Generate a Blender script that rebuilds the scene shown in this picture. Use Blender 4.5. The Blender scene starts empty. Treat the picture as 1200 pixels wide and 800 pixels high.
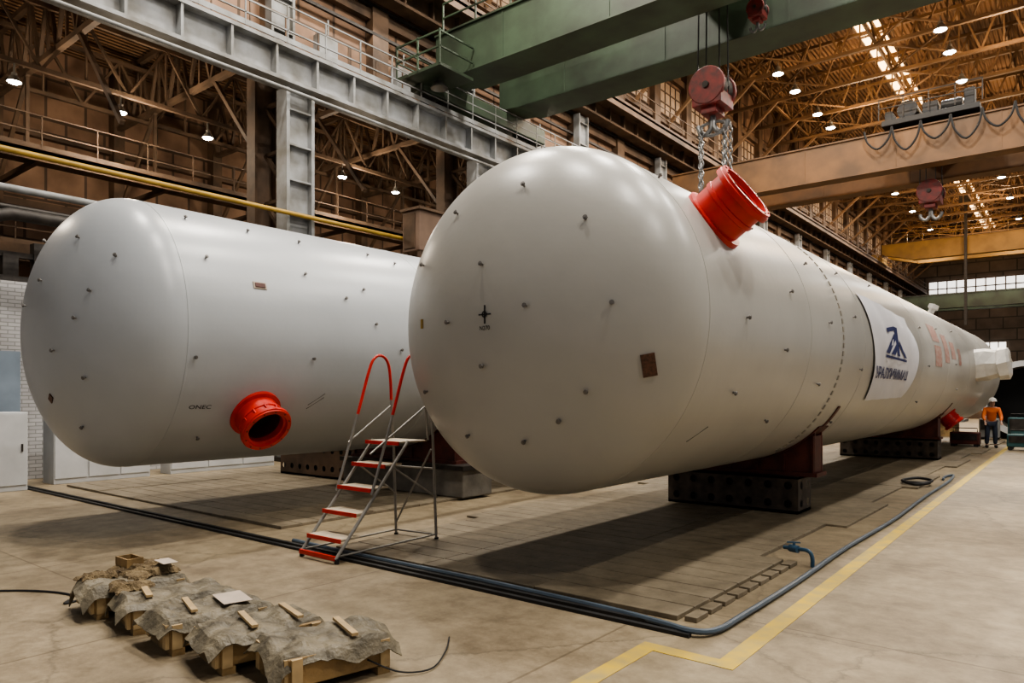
import bpy, math, random
from mathutils import Vector, Matrix
from mathutils import noise as mnoise
random.seed(7)
SC=bpy.context.scene
COL=SC.collection
try:
    SC.view_settings.view_transform='AgX';SC.view_settings.look='AgX - Medium High Contrast'
except Exception: pass
# ------------------------------------------------------------------ materials
def mat(name,col,rough=0.6,metal=0.0,var=0.12,scale=3.0,col2=None,bump=0.0,bscale=20.0,emit=None,estr=0.0):
    m=bpy.data.materials.new(name);m.use_nodes=True
    nt=m.node_tree;N=nt.nodes;L=nt.links
    b=N['Principled BSDF']
    b.inputs['Roughness'].default_value=rough;b.inputs['Metallic'].default_value=metal
    tc=N.new('ShaderNodeTexCoord')
    n=N.new('ShaderNodeTexNoise');n.inputs['Scale'].default_value=scale;n.inputs['Detail'].default_value=5
    L.new(tc.outputs['Object'],n.inputs['Vector'])
    r=N.new('ShaderNodeValToRGB')
    if col2 is None: col2=tuple(c*(1-var*2.2) for c in col)
    r.color_ramp.elements[0].position=0.32;r.color_ramp.elements[1].position=0.68
    r.color_ramp.elements[0].color=(*col2,1);r.color_ramp.elements[1].color=(*col,1)
    L.new(n.outputs['Fac'],r.inputs['Fac']);L.new(r.outputs['Color'],b.inputs['Base Color'])
    if bump>0:
        n2=N.new('ShaderNodeTexNoise');n2.inputs['Scale'].default_value=bscale;n2.inputs['Detail'].default_value=4
        L.new(tc.outputs['Object'],n2.inputs['Vector'])
        bp=N.new('ShaderNodeBump');bp.inputs['Strength'].default_value=bump;bp.inputs['Distance'].default_value=0.02
        L.new(n2.outputs['Fac'],bp.inputs['Height']);L.new(bp.outputs['Normal'],b.inputs['Normal'])
    if emit:
        b.inputs['Emission Color'].default_value=(*emit,1);b.inputs['Emission Strength'].default_value=estr
    return m
M={}
M['vesselR']=mat('vessel_primer_warm',(.42,.41,.38),.33,0,.05,.8,bump=.12,bscale=5)
M['vesselL']=mat('vessel_primer_daylit',(.41,.432,.455),.33,0,.05,.8,bump=.12,bscale=5)  # cool tint of daylight put into the primer colour
M['red']=mat('red_paint',(.60,.02,.010),.38,0,.1,6)
M['darkred']=mat('oxide_red_steel',(.11,.024,.015),.6,0,.25,5)
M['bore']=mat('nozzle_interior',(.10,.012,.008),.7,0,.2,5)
M['fadedred']=mat('faded_red_paint',(.30,.13,.10),.6,0,.25,12,col2=(.38,.30,.27))
M['darksteel']=mat('dark_steel',(.045,.038,.033),.6,.3,.25,6)
M['black']=mat('black_rubber',(.015,.015,.016),.6)
M['seam']=mat('weld_seam_paint',(.33,.31,.27),.5)
M['stud']=mat('stud_steel',(.20,.19,.18),.5,.4)
M['whitesteel']=mat('grey_white_steel',(.30,.31,.32),.6,0,.3,1.5,col2=(.14,.135,.12),bump=.1)
M['brownsteel']=mat('rusty_brown_steel',(.15,.092,.055),.7,0,.3,1.2)
M['trussbrown']=mat('truss_brown',(.15,.095,.06),.7,0,.3,1.0)
M['roofbrown']=mat('roof_truss_brown',(.24,.14,.07),.7,0,.3,.3)
M['orange']=mat('crane_orange_brown',(.18,.09,.036),.6,0,.3,.9,col2=(.09,.05,.024))
M['yellow']=mat('yellow_paint',(.40,.25,.04),.6,0,.15,2)
M['yellowcrane']=mat('crane_yellow',(.34,.19,.05),.6,0,.15,1)
M['green']=mat('crane_green',(.055,.085,.052),.5,0,.35,.8,col2=(.028,.036,.024),bump=.1)
M['hookred']=mat('hook_dark_red',(.20,.014,.010),.5,0,.25,5,col2=(.06,.012,.01))
M['chain']=mat('chain_steel',(.25,.25,.25),.4,.8)
M['rope']=mat('rope_steel',(.06,.06,.06),.5,.6)
M['wood']=mat('pine_wood',(.38,.25,.11),.7,0,.28,5,bump=.3,bscale=30)
M['woodlight']=mat('pale_wood',(.50,.36,.19),.7,0,.15,6)
M['tarp']=mat('olive_tan_tarp',(.20,.17,.115),.55,0,.25,6,col2=(.07,.06,.042),bump=.7,bscale=22)
M['burlap']=mat('burlap',(.20,.145,.075),.9,0,.25,9,col2=(.08,.055,.03),bump=.9,bscale=40)
M['paper']=mat('paper',(.48,.40,.33),.8,0,.08,5)
M['cloth']=mat('banner_cloth',(.70,.70,.74),.8,0,.02,3)
M['blue']=mat('logo_blue',(.010,.02,.12),.6,0,.03)
M['mark']=mat('black_mark',(.02,.02,.02),.6,0,.03)
M['greymark']=mat('grey_stencil_mark',(.06,.06,.06),.6,0,.03)
M['plate']=mat('brown_label',(.13,.055,.03),.5,0,.3,40)
M['hose']=mat('blue_grey_hose',(.085,.115,.15),.45,0,.1,4)
M['valveblue']=mat('blue_valve',(.05,.12,.2),.4)
M['wrap']=mat('white_plastic_wrap',(.80,.79,.76),.35,0,.06,6,bump=.5,bscale=6)
M['concrete']=mat('concrete_block',(.20,.185,.16),.8,0,.2,3,bump=.3)
M['cab']=mat('locker_white',(.50,.51,.52),.5,0,.08,2)
M['beige']=mat('beige_cabinet',(.19,.125,.09),.6,0,.12,2)
M['bluedoor']=mat('blue_door',(.20,.25,.31),.6,0,.1,2)
M['glow']=mat('lamp_glass',(1,1,1),.5,0,0,1,emit=(1,.96,.88),estr=60)
M['daylight']=mat('skylight_glass',(.8,.8,.8),.5,0,0,1,emit=(1,.60,.26),estr=7)
M['windowglass']=mat('window_glass',(.8,.8,.8),.5,0,0,1,emit=(1,.97,.9),estr=1.8)
M['lamp']=mat('lamp_housing',(.20,.19,.17),.4,.5)
M['frame']=mat('ladder_frame',(.30,.285,.26),.45,.4,.1,5)
M['tread']=mat('ladder_tread',(.55,.47,.35),.6,0,.12,8)
M['yline']=mat('yellow_floor_paint',(.58,.39,.03),.65,0,.15,4.5,col2=(.36,.28,.11))
M['skin']=mat('skin',(.5,.3,.22),.5)
M['vest']=mat('orange_workwear',(.75,.17,.03),.7)
M['trouser']=mat('navy_trousers',(.03,.04,.07),.8)
M['helmet']=mat('white_helmet',(.75,.72,.68),.4)
M['teal']=mat('teal_machine',(.03,.10,.11),.5)
M['deck']=mat('roof_deck',(.28,.15,.07),.8,0,.25,.25)
M['perf']=mat('perforated_steel',(.085,.065,.05),.6,.2,.25,6)

def nodes(m):return m.node_tree.nodes,m.node_tree.links
N,L=nodes(M['deck']);w=N.new('ShaderNodeTexWave');w.inputs['Scale'].default_value=1.3;w.bands_direction='X'
tc=N.new('ShaderNodeTexCoord');L.new(tc.outputs['Object'],w.inputs['Vector'])
bp=N.new('ShaderNodeBump');bp.inputs['Distance'].default_value=.15;L.new(w.outputs['Fac'],bp.inputs['Height']);L.new(bp.outputs['Normal'],N['Principled BSDF'].inputs['Normal'])

def floor_mat(name,ca,cb,joints=True):
    m=bpy.data.materials.new(name);m.use_nodes=True
    N,L=nodes(m);b=N['Principled BSDF'];b.inputs['Roughness'].default_value=.55
    tc=N.new('ShaderNodeTexCoord')
    vec=tc.outputs['Object']
    if not joints:
        ge=N.new('ShaderNodeNewGeometry');vec=ge.outputs['Position']
    n1=N.new('ShaderNodeTexNoise');n1.inputs['Scale'].default_value=.5;n1.inputs['Detail'].default_value=10;n1.inputs['Roughness'].default_value=.65
    n2=N.new('ShaderNodeTexNoise');n2.inputs['Scale'].default_value=4;n2.inputs['Detail'].default_value=10;n2.inputs['Roughness'].default_value=.75
    L.new(vec,n1.inputs['Vector']);L.new(vec,n2.inputs['Vector'])
    r=N.new('ShaderNodeValToRGB');e=r.color_ramp.elements
    e[0].position=.34;e[0].color=(*ca,1);e[1].position=.64;e[1].color=(*cb,1)
    L.new(n1.outputs['Fac'],r.inputs['Fac'])
    r2=N.new('ShaderNodeValToRGB');e=r2.color_ramp.elements
    e[0].position=.35;e[0].color=(.60,.58,.55,1);e[1].position=.6;e[1].color=(1,1,1,1)
    L.new(n2.outputs['Fac'],r2.inputs['Fac'])
    mx=N.new('ShaderNodeMixRGB');mx.blend_type='MULTIPLY';mx.inputs[0].default_value=.8
    L.new(r.outputs[0],mx.inputs[1]);L.new(r2.outputs[0],mx.inputs[2])
    last=mx
    if joints:
        br=N.new('ShaderNodeTexBrick');br.inputs['Scale'].default_value=1;br.inputs['Brick Width'].default_value=3.0;br.inputs['Row Height'].default_value=3.0
        br.inputs['Mortar Size'].default_value=.012;br.offset=0;br.inputs['Color1'].default_value=(1,1,1,1);br.inputs['Color2'].default_value=(.88,.88,.88,1);br.inputs['Mortar'].default_value=(.5,.47,.45,1)
        L.new(tc.outputs['Object'],br.inputs['Vector'])
        mx2=N.new('ShaderNodeMixRGB');mx2.blend_type='MULTIPLY';mx2.inputs[0].default_value=.8
        L.new(mx.outputs[0],mx2.inputs[1]);L.new(br.outputs['Color'],mx2.inputs[2])
        vo=N.new('ShaderNodeTexVoronoi');vo.feature='DISTANCE_TO_EDGE';vo.inputs['Scale'].default_value=.35
        nd=N.new('ShaderNodeMixRGB');nd.inputs[0].default_value=.25;L.new(tc.outputs['Object'],nd.inputs[1]);L.new(n2.outputs['Color'],nd.inputs[2])
        L.new(nd.outputs[0],vo.inputs['Vector'])
        cr=N.new('ShaderNodeValToRGB');e=cr.color_ramp.elements;e[0].position=0;e[0].color=(.45,.45,.45,1);e[1].position=.006;e[1].color=(1,1,1,1)
        L.new(vo.outputs['Distance'],cr.inputs['Fac'])
        mx3=N.new('ShaderNodeMixRGB');mx3.blend_type='MULTIPLY';mx3.inputs[0].default_value=.65
        L.new(mx2.outputs[0],mx3.inputs[1]);L.new(cr.outputs[0],mx3.inputs[2])
        vs_=N.new('ShaderNodeTexNoise');vs_.inputs['Scale'].default_value=1.1;vs_.inputs['Detail'].default_value=4;L.new(vec,vs_.inputs['Vector'])
        sr=N.new('ShaderNodeValToRGB');e=sr.color_ramp.elements;e[0].position=.62;e[0].color=(1,1,1,1);e[1].position=.72;e[1].color=(.6,.57,.55,1)
        L.new(vs_.outputs['Fac'],sr.inputs['Fac'])
        mx4=N.new('ShaderNodeMixRGB');mx4.blend_type='MULTIPLY';mx4.inputs[0].default_value=.75
        L.new(mx3.outputs[0],mx4.inputs[1]);L.new(sr.outputs[0],mx4.inputs[2]);last=mx4
    L.new(last.outputs[0],b.inputs['Base Color'])
    bp=N.new('ShaderNodeBump');bp.inputs['Strength'].default_value=.3;bp.inputs['Distance'].default_value=.01
    L.new(n2.outputs['Fac'],bp.inputs['Height']);L.new(bp.outputs['Normal'],b.inputs['Normal'])
    return m
M['floor']=floor_mat('concrete_floor',(.195,.152,.097),(.335,.272,.178))
M['ironplate']=floor_mat('cast_iron_floor_plate',(.145,.118,.080),(.255,.212,.148),False)
def brick_mat(name,c1,c2,mo,bw,rh,ms=.02,rough=.8,axis='YZ',noisev=.5,ns=.8):
    m=bpy.data.materials.new(name);m.use_nodes=True
    N,L=nodes(m);b=N['Principled BSDF'];b.inputs['Roughness'].default_value=rough
    tc=N.new('ShaderNodeTexCoord');sp=N.new('ShaderNodeSeparateXYZ');cb=N.new('ShaderNodeCombineXYZ')
    L.new(tc.outputs['Object'],sp.inputs[0])
    L.new(sp.outputs[axis[0]],cb.inputs['X']);L.new(sp.outputs[axis[1]],cb.inputs['Y'])
    br=N.new('ShaderNodeTexBrick');br.inputs['Scale'].default_value=1
    br.inputs['Brick Width'].default_value=bw;br.inputs['Row Height'].default_value=rh;br.inputs['Mortar Size'].default_value=ms
    br.inputs['Color1'].default_value=(*c1,1);br.inputs['Color2'].default_value=(*c2,1);br.inputs['Mortar'].default_value=(*mo,1)
    L.new(cb.outputs[0],br.inputs['Vector'])
    n=N.new('ShaderNodeTexNoise');n.inputs['Scale'].default_value=ns;n.inputs['Detail'].default_value=6
    L.new(tc.outputs['Object'],n.inputs['Vector'])
    r=N.new('ShaderNodeValToRGB');e=r.color_ramp.elements;e[0].position=.35;e[0].color=(.45,.42,.39,1);e[1].position=.65;e[1].color=(1,1,1,1)
    L.new(n.outputs['Fac'],r.inputs['Fac'])
    mx=N.new('ShaderNodeMixRGB');mx.blend_type='MULTIPLY';mx.inputs[0].default_value=noisev
    L.new(br.outputs['Color'],mx.inputs[1]);L.new(r.outputs[0],mx.inputs[2]);L.new(mx.outputs[0],b.inputs['Base Color'])
    return m
M['wallbrown']=brick_mat('brown_panel_wall',(.33,.205,.135),(.25,.155,.10),(.10,.065,.045),1.35,1.5,.05,noisev=.8)
M['wallback']=brick_mat('end_wall',(.13,.10,.08),(.10,.08,.065),(.04,.035,.03),3,1.5,.08,axis='XZ')
M['whitebrick']=brick_mat('white_brick',(.50,.50,.51),(.42,.42,.43),(.26,.26,.26),.27,.085,.01)

# ------------------------------------------------------------------ mesh builder
class MB:
    def __init__(s): s.v=[];s.f=[]
    def add(s,vs,fs):
        o=len(s.v);s.v+=[tuple(v) for v in vs];s.f+=[tuple(i+o for i in f) for f in fs];return s
    def b2(s,a,b):
        x0,y0,z0=a;x1,y1,z1=b
        return s.add([(x0,y0,z0),(x1,y0,z0),(x1,y1,z0),(x0,y1,z0),(x0,y0,z1),(x1,y0,z1),(x1,y1,z1),(x0,y1,z1)],
            [(0,3,2,1),(4,5,6,7),(0,1,5,4),(1,2,6,5),(2,3,7,6),(3,0,4,7)])
    def box(s,c,d): return s.b2([c[i]-d[i]/2 for i in range(3)],[c[i]+d[i]/2 for i in range(3)])
    def beam(s,p,q,w=.1,h=None):
        h=h or w;p=Vector(p);q=Vector(q);d=(q-p).normalized()
        up=Vector((0,0,1)) if abs(d.z)<.95 else Vector((1,0,0))
        a=d.cross(up).normalized()*w/2;b=a.cross(d).normalized()*h/2
        return s.add([p-a-b,p+a-b,p+a+b,p-a+b,q-a-b,q+a-b,q+a+b,q-a+b],[(0,3,2,1),(4,5,6,7),(0,1,5,4),(1,2,6,5),(2,3,7,6),(3,0,4,7)])
    def cyl(s,p,q,r,r2=None,n=12,caps=True):
        r2=r if r2 is None else r2
        p=Vector(p);q=Vector(q);d=(q-p).normalized()
        up=Vector((0,0,1)) if abs(d.z)<.95 else Vector((1,0,0))
        a=d.cross(up).normalized();b=a.cross(d).normalized();vs=[]
        for c,R in((p,r),(q,r2)):
            for i in range(n):
                t=2*math.pi*i/n;vs.append(c+a*R*math.cos(t)+b*R*math.sin(t))
        fs=[(i,(i+1)%n,n+(i+1)%n,n+i) for i in range(n)]
        if caps: fs+=[tuple(range(n))[::-1],tuple(range(n,2*n))]
        return s.add(vs,fs)
    def tube(s,pts,r,n=8,closed=False):
        pts=[Vector(p) for p in pts];vs=[];a=None
        m=len(pts)
        for i,p in enumerate(pts):
            if closed: d=(pts[(i+1)%m]-pts[i-1]).normalized()
            else: d=(pts[min(i+1,m-1)]-pts[max(i-1,0)]).normalized()
            if a is None:
                up=Vector((0,0,1)) if abs(d.z)<.9 else Vector((1,0,0));a=d.cross(up).normalized()
            else: a=(a-d*a.dot(d)).normalized()
            b=a.cross(d)
            for k in range(n):
                t=2*math.pi*k/n;vs.append(p+a*r*math.cos(t)+b*r*math.sin(t))
        fs=[]
        for i in range(m if closed else m-1):
            j=(i+1)%m
            for k in range(n): fs.append((i*n+k,i*n+(k+1)%n,j*n+(k+1)%n,j*n+k))
        if not closed: fs+=[tuple(range(n))[::-1],tuple(range((m-1)*n,m*n))]
        return s.add(vs,fs)
    def rev(s,prof,p,axis,n=32,closed=False):
        p=Vector(p);d=Vector(axis).normalized()
        up=Vector((0,0,1)) if abs(d.z)<.95 else Vector((1,0,0))
        a=d.cross(up).normalized();b=a.cross(d).normalized();vs=[]
        for t,R in prof:
            for i in range(n):
                th=2*math.pi*i/n;vs.append(p+d*t+a*R*math.cos(th)+b*R*math.sin(th))
        m=len(prof);fs=[]
        for j in range(m if closed else m-1):
            k=(j+1)%m
            for i in range(n): fs.append((j*n+i,j*n+(i+1)%n,k*n+(i+1)%n,k*n+i))
        return s.add(vs,fs)
    def ell(s,c,r,n=16,m=10):
        vs=[];fs=[]
        for j in range(m+1):
            ph=math.pi*j/m
            for i in range(n):
                t=2*math.pi*i/n;vs.append((c[0]+r[0]*math.sin(ph)*math.cos(t),c[1]+r[1]*math.sin(ph)*math.sin(t),c[2]+r[2]*math.cos(ph)))
        for j in range(m):
            for i in range(n): fs.append((j*n+i,j*n+(i+1)%n,(j+1)*n+(i+1)%n,(j+1)*n+i))
        return s.add(vs,fs)
ORG={}
def meshof(name,mb,material,org,smooth=False):
    me=bpy.data.meshes.new(name)
    o=Vector(org)
    me.from_pydata([tuple(Vector(v)-o) for v in mb.v],[],mb.f);me.update()
    me.materials.append(M[material] if isinstance(material,str) else material)
    if smooth:
        me.polygons.foreach_set('use_smooth',[True]*len(me.polygons))
        me.set_sharp_from_angle(angle=.7)
    return me
def thing(name,label,cat,loc=(0,0,0),group=None):
    e=bpy.data.objects.new(name,None);e.location=loc;e.empty_display_size=.2
    COL.objects.link(e);e['label']=label;e['category']=cat
    if group:e['group']=group
    ORG[e.name]=Vector(loc);return e
def part(name,mb,material,parent,smooth=False,label=None,bevel=0):
    org=ORG[parent.name]
    o=bpy.data.objects.new(name,meshof(name,mb,material,org,smooth))
    COL.objects.link(o);o.parent=parent;ORG[o.name]=org
    if label:o['label']=label
    if bevel:
        md=o.modifiers.new('bevel','BEVEL');md.width=bevel;md.segments=2;md.limit_method='ANGLE'
    return o
def solo(name,mb,material,label=None,cat=None,loc=(0,0,0),group=None,smooth=False,kind=None,bevel=0):
    o=bpy.data.objects.new(name,meshof(name,mb,material,loc,smooth));o.location=loc
    COL.objects.link(o);ORG[o.name]=Vector(loc)
    if label:o['label']=label
    if cat:o['category']=cat
    if group:o['group']=group
    if kind:o['kind']=kind
    if bevel:
        md=o.modifiers.new('bevel','BEVEL');md.width=bevel;md.segments=2;md.limit_method='ANGLE'
    return o
def struct(name,mb,material): return solo(name,mb,material,kind='structure')
def copyt(root,loc,rotz=None,label=None,group=None):
    def rec(o,par):
        c=o.copy();COL.objects.link(c)
        if par is not None: c.parent=par
        for ch in list(o.children): rec(ch,c)
        return c
    c=rec(root,None);c.location=loc
    if rotz is not None:c.rotation_euler[2]=rotz
    if label:c['label']=label
    if group:c['group']=group
    return c
# ------------------------------------------------------------------ setting
struct('floor',MB().b2((-30.3,-14,-.3),(24,116,0)),'floor')
struct('wall_left',MB().b2((-19.7,-14,12.2),(-19.3,115,24)),'wallbrown')
struct('wall_side_bay',MB().b2((-30.3,-14,0),(-30,115,15)),'wallbrown')
struct('wall_back',MB().b2((-30,114,0),(24,114.3,24)),'wallback')
struct('ceiling_side_bay',MB().b2((-30,-14,14.6),(-19.7,114,14.9)),'deck')
struct('ceiling_main',MB().b2((-19.7,-14,23.7),(-11.1,114,24)).b2((-9.6,-14,23.7),(24,114,24)),'deck')
struct('window_1',MB().b2((-11.1,20,23.75),(-9.6,114,23.9)),'daylight')
b=MB()
for y in range(20,114,2): b.box((-10.35,y,23.7),(1.5,.12,.12))
b.box((-11.1,67,23.68),(.12,94,.14)).box((-9.6,67,23.68),(.12,94,.14)).box((-10.35,67,23.68),(.08,94,.1))
struct('trim_1',b,'brownsteel')
struct('window_2',MB().b2((-17.5,113.8,15.2),(8,114,17.3)),'windowglass')
b=MB()
x=-17.5
while x<8.1: b.box((x,113.75,16.25),(.14,.16,2.3));x+=1.1
for z in (15.2,16.25,17.3): b.box((-4.75,113.74,z),(25.6,.16,.14))
struct('trim_2',b,'brownsteel')
struct('window_3',MB().b2((-12.3,113.8,7.3),(-8.6,114,8.8)),'windowglass')
b=MB()
for x in (-12.3,-11.4,-10.45,-9.5,-8.6): b.box((x,113.75,8.05),(.12,.16,1.6))
for z in (7.3,8.8): b.box((-10.45,113.74,z),(3.8,.16,.12))
struct('trim_3',b,'brownsteel')
struct('wall_partition',MB().b2((-18.9,-6,0),(-18.6,10.5,4.4)),'whitebrick')
struct('door_1',MB().b2((-18.6,4.9,0),(-18.52,5.75,2.85)).b2((-18.52,5.0,.15),(-18.49,5.65,1.3)).b2((-18.52,5.0,1.5),(-18.49,5.65,2.7)),'bluedoor')
b=MB()
for z in (3.5,6.5,8.6,11.2): b.b2((-29.98,-14,z),(-29.7,114,z+.25))
struct('trim_4',b,'trussbrown')
b=MB()
for k in range(-2,26):
    y=8.45+4.05*k
    b.b2((-19.3,y-.35,12.2),(-18.95,y+.35,23.6))
for z in (14.6,17.4,20.2): b.b2((-19.3,-14,z),(-19.05,114,z+.35))
struct('trim_5',b,'brownsteel')
b=MB()
for k in range(0,25):
    y=8.45+4.05*k
    b.b2((-19.31,y+.7,18.0),(-19.22,y+3.35,19.9))
struct('window_4',b,mat('dusty_glass',(.42,.30,.20),.3,0,.2,3,emit=(1,.65,.38),estr=.12))
b=MB()
for k in range(0,25):
    y=8.45+4.05*k
    for i in range(5): b.box((-19.2,y+.7+.6625*i,18.95),(.06,.06,1.95))
    for z in(18,18.65,19.3,19.92): b.box((-19.2,y+2.02,z),(.06,2.7,.06))
struct('trim_6',b,'brownsteel')

# ------------------------------------------------------------------ columns
YC=[12.5+8.1*k for k in range(-3,13)]
def column(loc):
    x,y,z=loc
    e=thing('steel_column','tall laced grey steel column carrying the crane runway','column',loc,'hall columns')
    b=MB()
    for dy in(-.42,.42): b.b2((x-.25,y+dy-.05,0),(x+.25,y+dy+.05,10.6))
    b.b2((x-.05,y-.42,0),(x+.05,y+.42,10.6))
    for zz in range(1,11): b.b2((x-.22,y-.38,zz),(x+.22,y+.38,zz+.05))
    part('front_branch',b,'whitesteel',e)
    b=MB();x2=x-1.7
    for dy in(-.35,.35): b.b2((x2-.22,y+dy-.04,0),(x2+.22,y+dy+.04,12.1))
    b.b2((x2-.04,y-.35,0),(x2+.04,y+.35,12.1))
    part('rear_branch',b,'brownsteel',e,label='rusty brown rear branch')
    b=MB()
    for i in range(7):
        z0=.4+i*1.45
        b.beam((x-.2,y,z0),(x2+.2,y,z0+1.45),.14,.1);b.beam((x-.2,y,z0+1.45),(x2+.2,y,z0+1.45),.1,.1)
    part('lacing',b,'brownsteel',e)
    part('base_plate',MB().b2((x-2.1,y-.6,0),(x+.45,y+.6,.12)),'darksteel',e)
    return e
c0=column((-18,YC[0],0))
for y in YC[1:]: copyt(c0,(-18,y,0))
b=MB();x=-18;y=YC[0]
for dy in(-.36,.36): b.b2((x-.93,y+dy-.04,11.76),(x-.60,y+dy+.04,15.0))
b.b2((x-.80,y-.36,11.76),(x-.74,y+.36,15.0))
for zz in(12.6,13.6,14.6): b.b2((x-.91,y-.34,zz),(x-.62,y+.34,zz+.05))
u0=solo('upper_column',b,'whitesteel','short grey steel column standing on the crane walkway','column',(-18.76,y,11.76),'upper hall columns')
for y in YC[1:]: copyt(u0,(-18.76,y,11.76))
# ------------------------------------------------------------------ runway girders
def girder(name,label,x,z0,z1,mt,w=.5,st=1.35):
    e=thing(name,label,'crane runway',(x,50,z0))
    b=MB().b2((x-.06,-14,z0+.1),(x+.06,113.9,z1-.1))
    y=-14
    while y<113.5: b.b2((x+.06,y,z0+.1),(x+w/2-.03,y+.07,z1-.1));y+=st
    part('web',b,mt,e)
    part('bottom_flange',MB().b2((x-w/2,-14,z0),(x+w/2,113.9,z0+.1)),mt,e)
    part('top_flange',MB().b2((x-w/2,-14,z1-.1),(x+w/2,113.9,z1)),mt,e)
    part('crane_rail',MB().b2((x-.06,-14,z1),(x+.06,113.9,z1+.15)),'darksteel',e)
    return e
girder('crane_runway_girder','grey painted riveted steel crane runway girder on columns',-18,10.7,11.75,'whitesteel',.7)
girder('crane_runway_girder','brown steel upper crane runway girder along the wall',-18.55,15.1,15.95,'brownsteel',.6)
def railing(name,label,x,z,mt,y0=-14,y1=113,step=1.6,hh=1.05,n=2):
    e=thing(name,label,'railing',(x,50,z))
    b=MB();y=y0
    while y<=y1: b.box((x,y,z+hh/2),(.035,.035,hh));y+=step
    part('post',b,mt,e)['kind']='stuff'
    b=MB()
    for i in range(n): b.box((x,(y0+y1)/2,z+hh*(i+1)/n),(.035,y1-y0,.035))
    b.box((x,(y0+y1)/2,z+.08),(.02,y1-y0,.15))
    part('rail',b,mt,e)
def walkway(x0,x1,z,mt,label):
    solo('walkway_platform',MB().b2((x0,-14,z-.12),(x1,113.9,z)).b2((x1-.08,-14,z-.35),(x1,113.9,z)),mt,label,'walkway',(x0,50,z))
walkway(-19.25,-18.4,11.75,'brownsteel','narrow steel walkway beside the crane runway')
railing('guard_rail','grey steel guard rail along the crane walkway',-17.66,11.78,'whitesteel',n=3,step=1.3)
railing('guard_rail','brown steel inner guard rail beside the crane rail',-18.42,11.76,'brownsteel',n=3,step=1.15,hh=1.2)
walkway(-18.23,-17.6,15.95,'brownsteel','narrow upper steel walkway along the brown wall')
railing('guard_rail','brown steel guard rail on the upper walkway',-17.65,15.95,'brownsteel')
walkway(-26.6,-25.2,9.4,'brownsteel','rusty steel walkway inside the side bay')
railing('guard_rail','rusty guard rail on the side bay walkway',-25.2,9.4,'trussbrown')
solo('walkway_platform',MB().b2((-29.45,-14,6.7),(-27.5,113.9,6.85)).b2((-27.6,-14,6.3),(-27.45,113.9,6.85)),'brownsteel','rusty steel gallery along the side bay wall','walkway',(-28,50,6.7))
railing('guard_rail','rusty guard rail on the lower gallery',-27.5,6.85,'trussbrown')
for z,r in((15.0,.10),(14.05,.10)):
    solo('cable_tray',MB().b2((-19.04,-14,z),(-19.04+r,113.9,z+r)),'darksteel','dark steel cable tray running along the upper wall','cable tray',(-19,50,z),'wall cable trays')
B0=None
for k in range(14):
    y=9.2+4.05*k+(.8 if k%2 else 0)
    if B0 is None:
        B0=solo('junction_box',MB().b2((-19.3,y,12.4),(-18.96,y+.7,13.4)).b2((-19.0,y+.3,13.4),(-18.96,y+.36,13.9)),'whitesteel','grey electrical junction box on the brown upper wall','electrical box',(-19.1,y,12.4),'wall junction boxes',bevel=.01)
    else:
        c=B0.copy();COL.objects.link(c);c.location=(-19.1,y,12.2+.1*(k%3))

def truss_pts(b,p,q,h,n,w=.12):
    p=Vector(p);q=Vector(q);up=Vector((0,0,h))
    b.beam(p,q,w*1.3);b.beam(p+up,q+up,w*1.3)
    for i in range(n):
        a=p.lerp(q,i/n);c=p.lerp(q,(i+1)/n);m=p.lerp(q,(i+.5)/n)
        b.beam(a,m+up,w*.8);b.beam(m+up,c,w*.8);b.beam(m,m+up,w*.6)
    return b
for x,z in((-24,11.4),(-21,12.2),(-27.5,12.0)):
    solo('longitudinal_truss',truss_pts(MB(),(x,-14,z),(x,113,z),1.9,52,.10),'trussbrown','long brown lattice truss inside the side bay','truss',(x,50,z),'side bay long trusses')
b=truss_pts(MB(),(-29.9,YC[0],12.2),(-19.8,YC[0],12.2),2.1,7,.13)
b.beam((-29.9,YC[0],8.5),(-26.5,YC[0],12.2),.12);b.beam((-19.8,YC[0],9),(-22.5,YC[0],12.2),.12)
b.beam((-29.9,YC[0],9.2),(-25.2,YC[0],9.2),.16).beam((-26.6,YC[0],9.2),(-26.6,YC[0],12.2),.10)
t0=solo('roof_truss',b,'trussbrown','brown lattice truss spanning the side bay','truss',(-25,YC[0],12.2),'side bay cross trusses')
for y in YC[1:]: copyt(t0,(-25,y,12.2))
for y in YC: copyt(t0,(-25,y+4.05,12.2))
p0=solo('wall_post',MB().b2((-29.98,YC[0]-.2,0),(-29.5,YC[0]+.2,14.6)),'brownsteel','brown steel post against the side bay wall','post',(-29.7,YC[0],0),'side bay wall posts')
for i in range(1,31): copyt(p0,(-29.7,YC[0]+4.05*i,0))

def rooftruss(y):
    b=MB();x0,x1=-19,22;z0,z1=20.5,23.2;n=20
    b.beam((x0,y,z0),(x1,y,z0),.20,.18);b.beam((x0,y,z1),(x1,y,z1),.20,.18)
    for i in range(n):
        a=x0+(x1-x0)*i/n;c=x0+(x1-x0)*(i+1)/n;m=(a+c)/2
        b.beam((a,y,z0),(m,y,z1),.095);b.beam((m,y,z1),(c,y,z0),.095);b.beam((m,y,z0),(m,y,z1),.07)
    b.beam((x0,y,17.5),(x0+3.5,y,z0),.16)
    return b
r0=solo('roof_truss',rooftruss(14),'roofbrown','brown steel lattice roof truss spanning the hall','truss',(0,14,20.5),'hall roof trusses')
for i in range(1,25): copyt(r0,(0,14+4.05*i,20.5))
for x in range(-18,21,2):
    solo('purlin',MB().beam((x,-10,23.5),(x,113.8,23.5),.12,.25),'roofbrown','brown steel purlin under the roof deck','beam',(x,50,23.5),'roof purlins')
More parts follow.
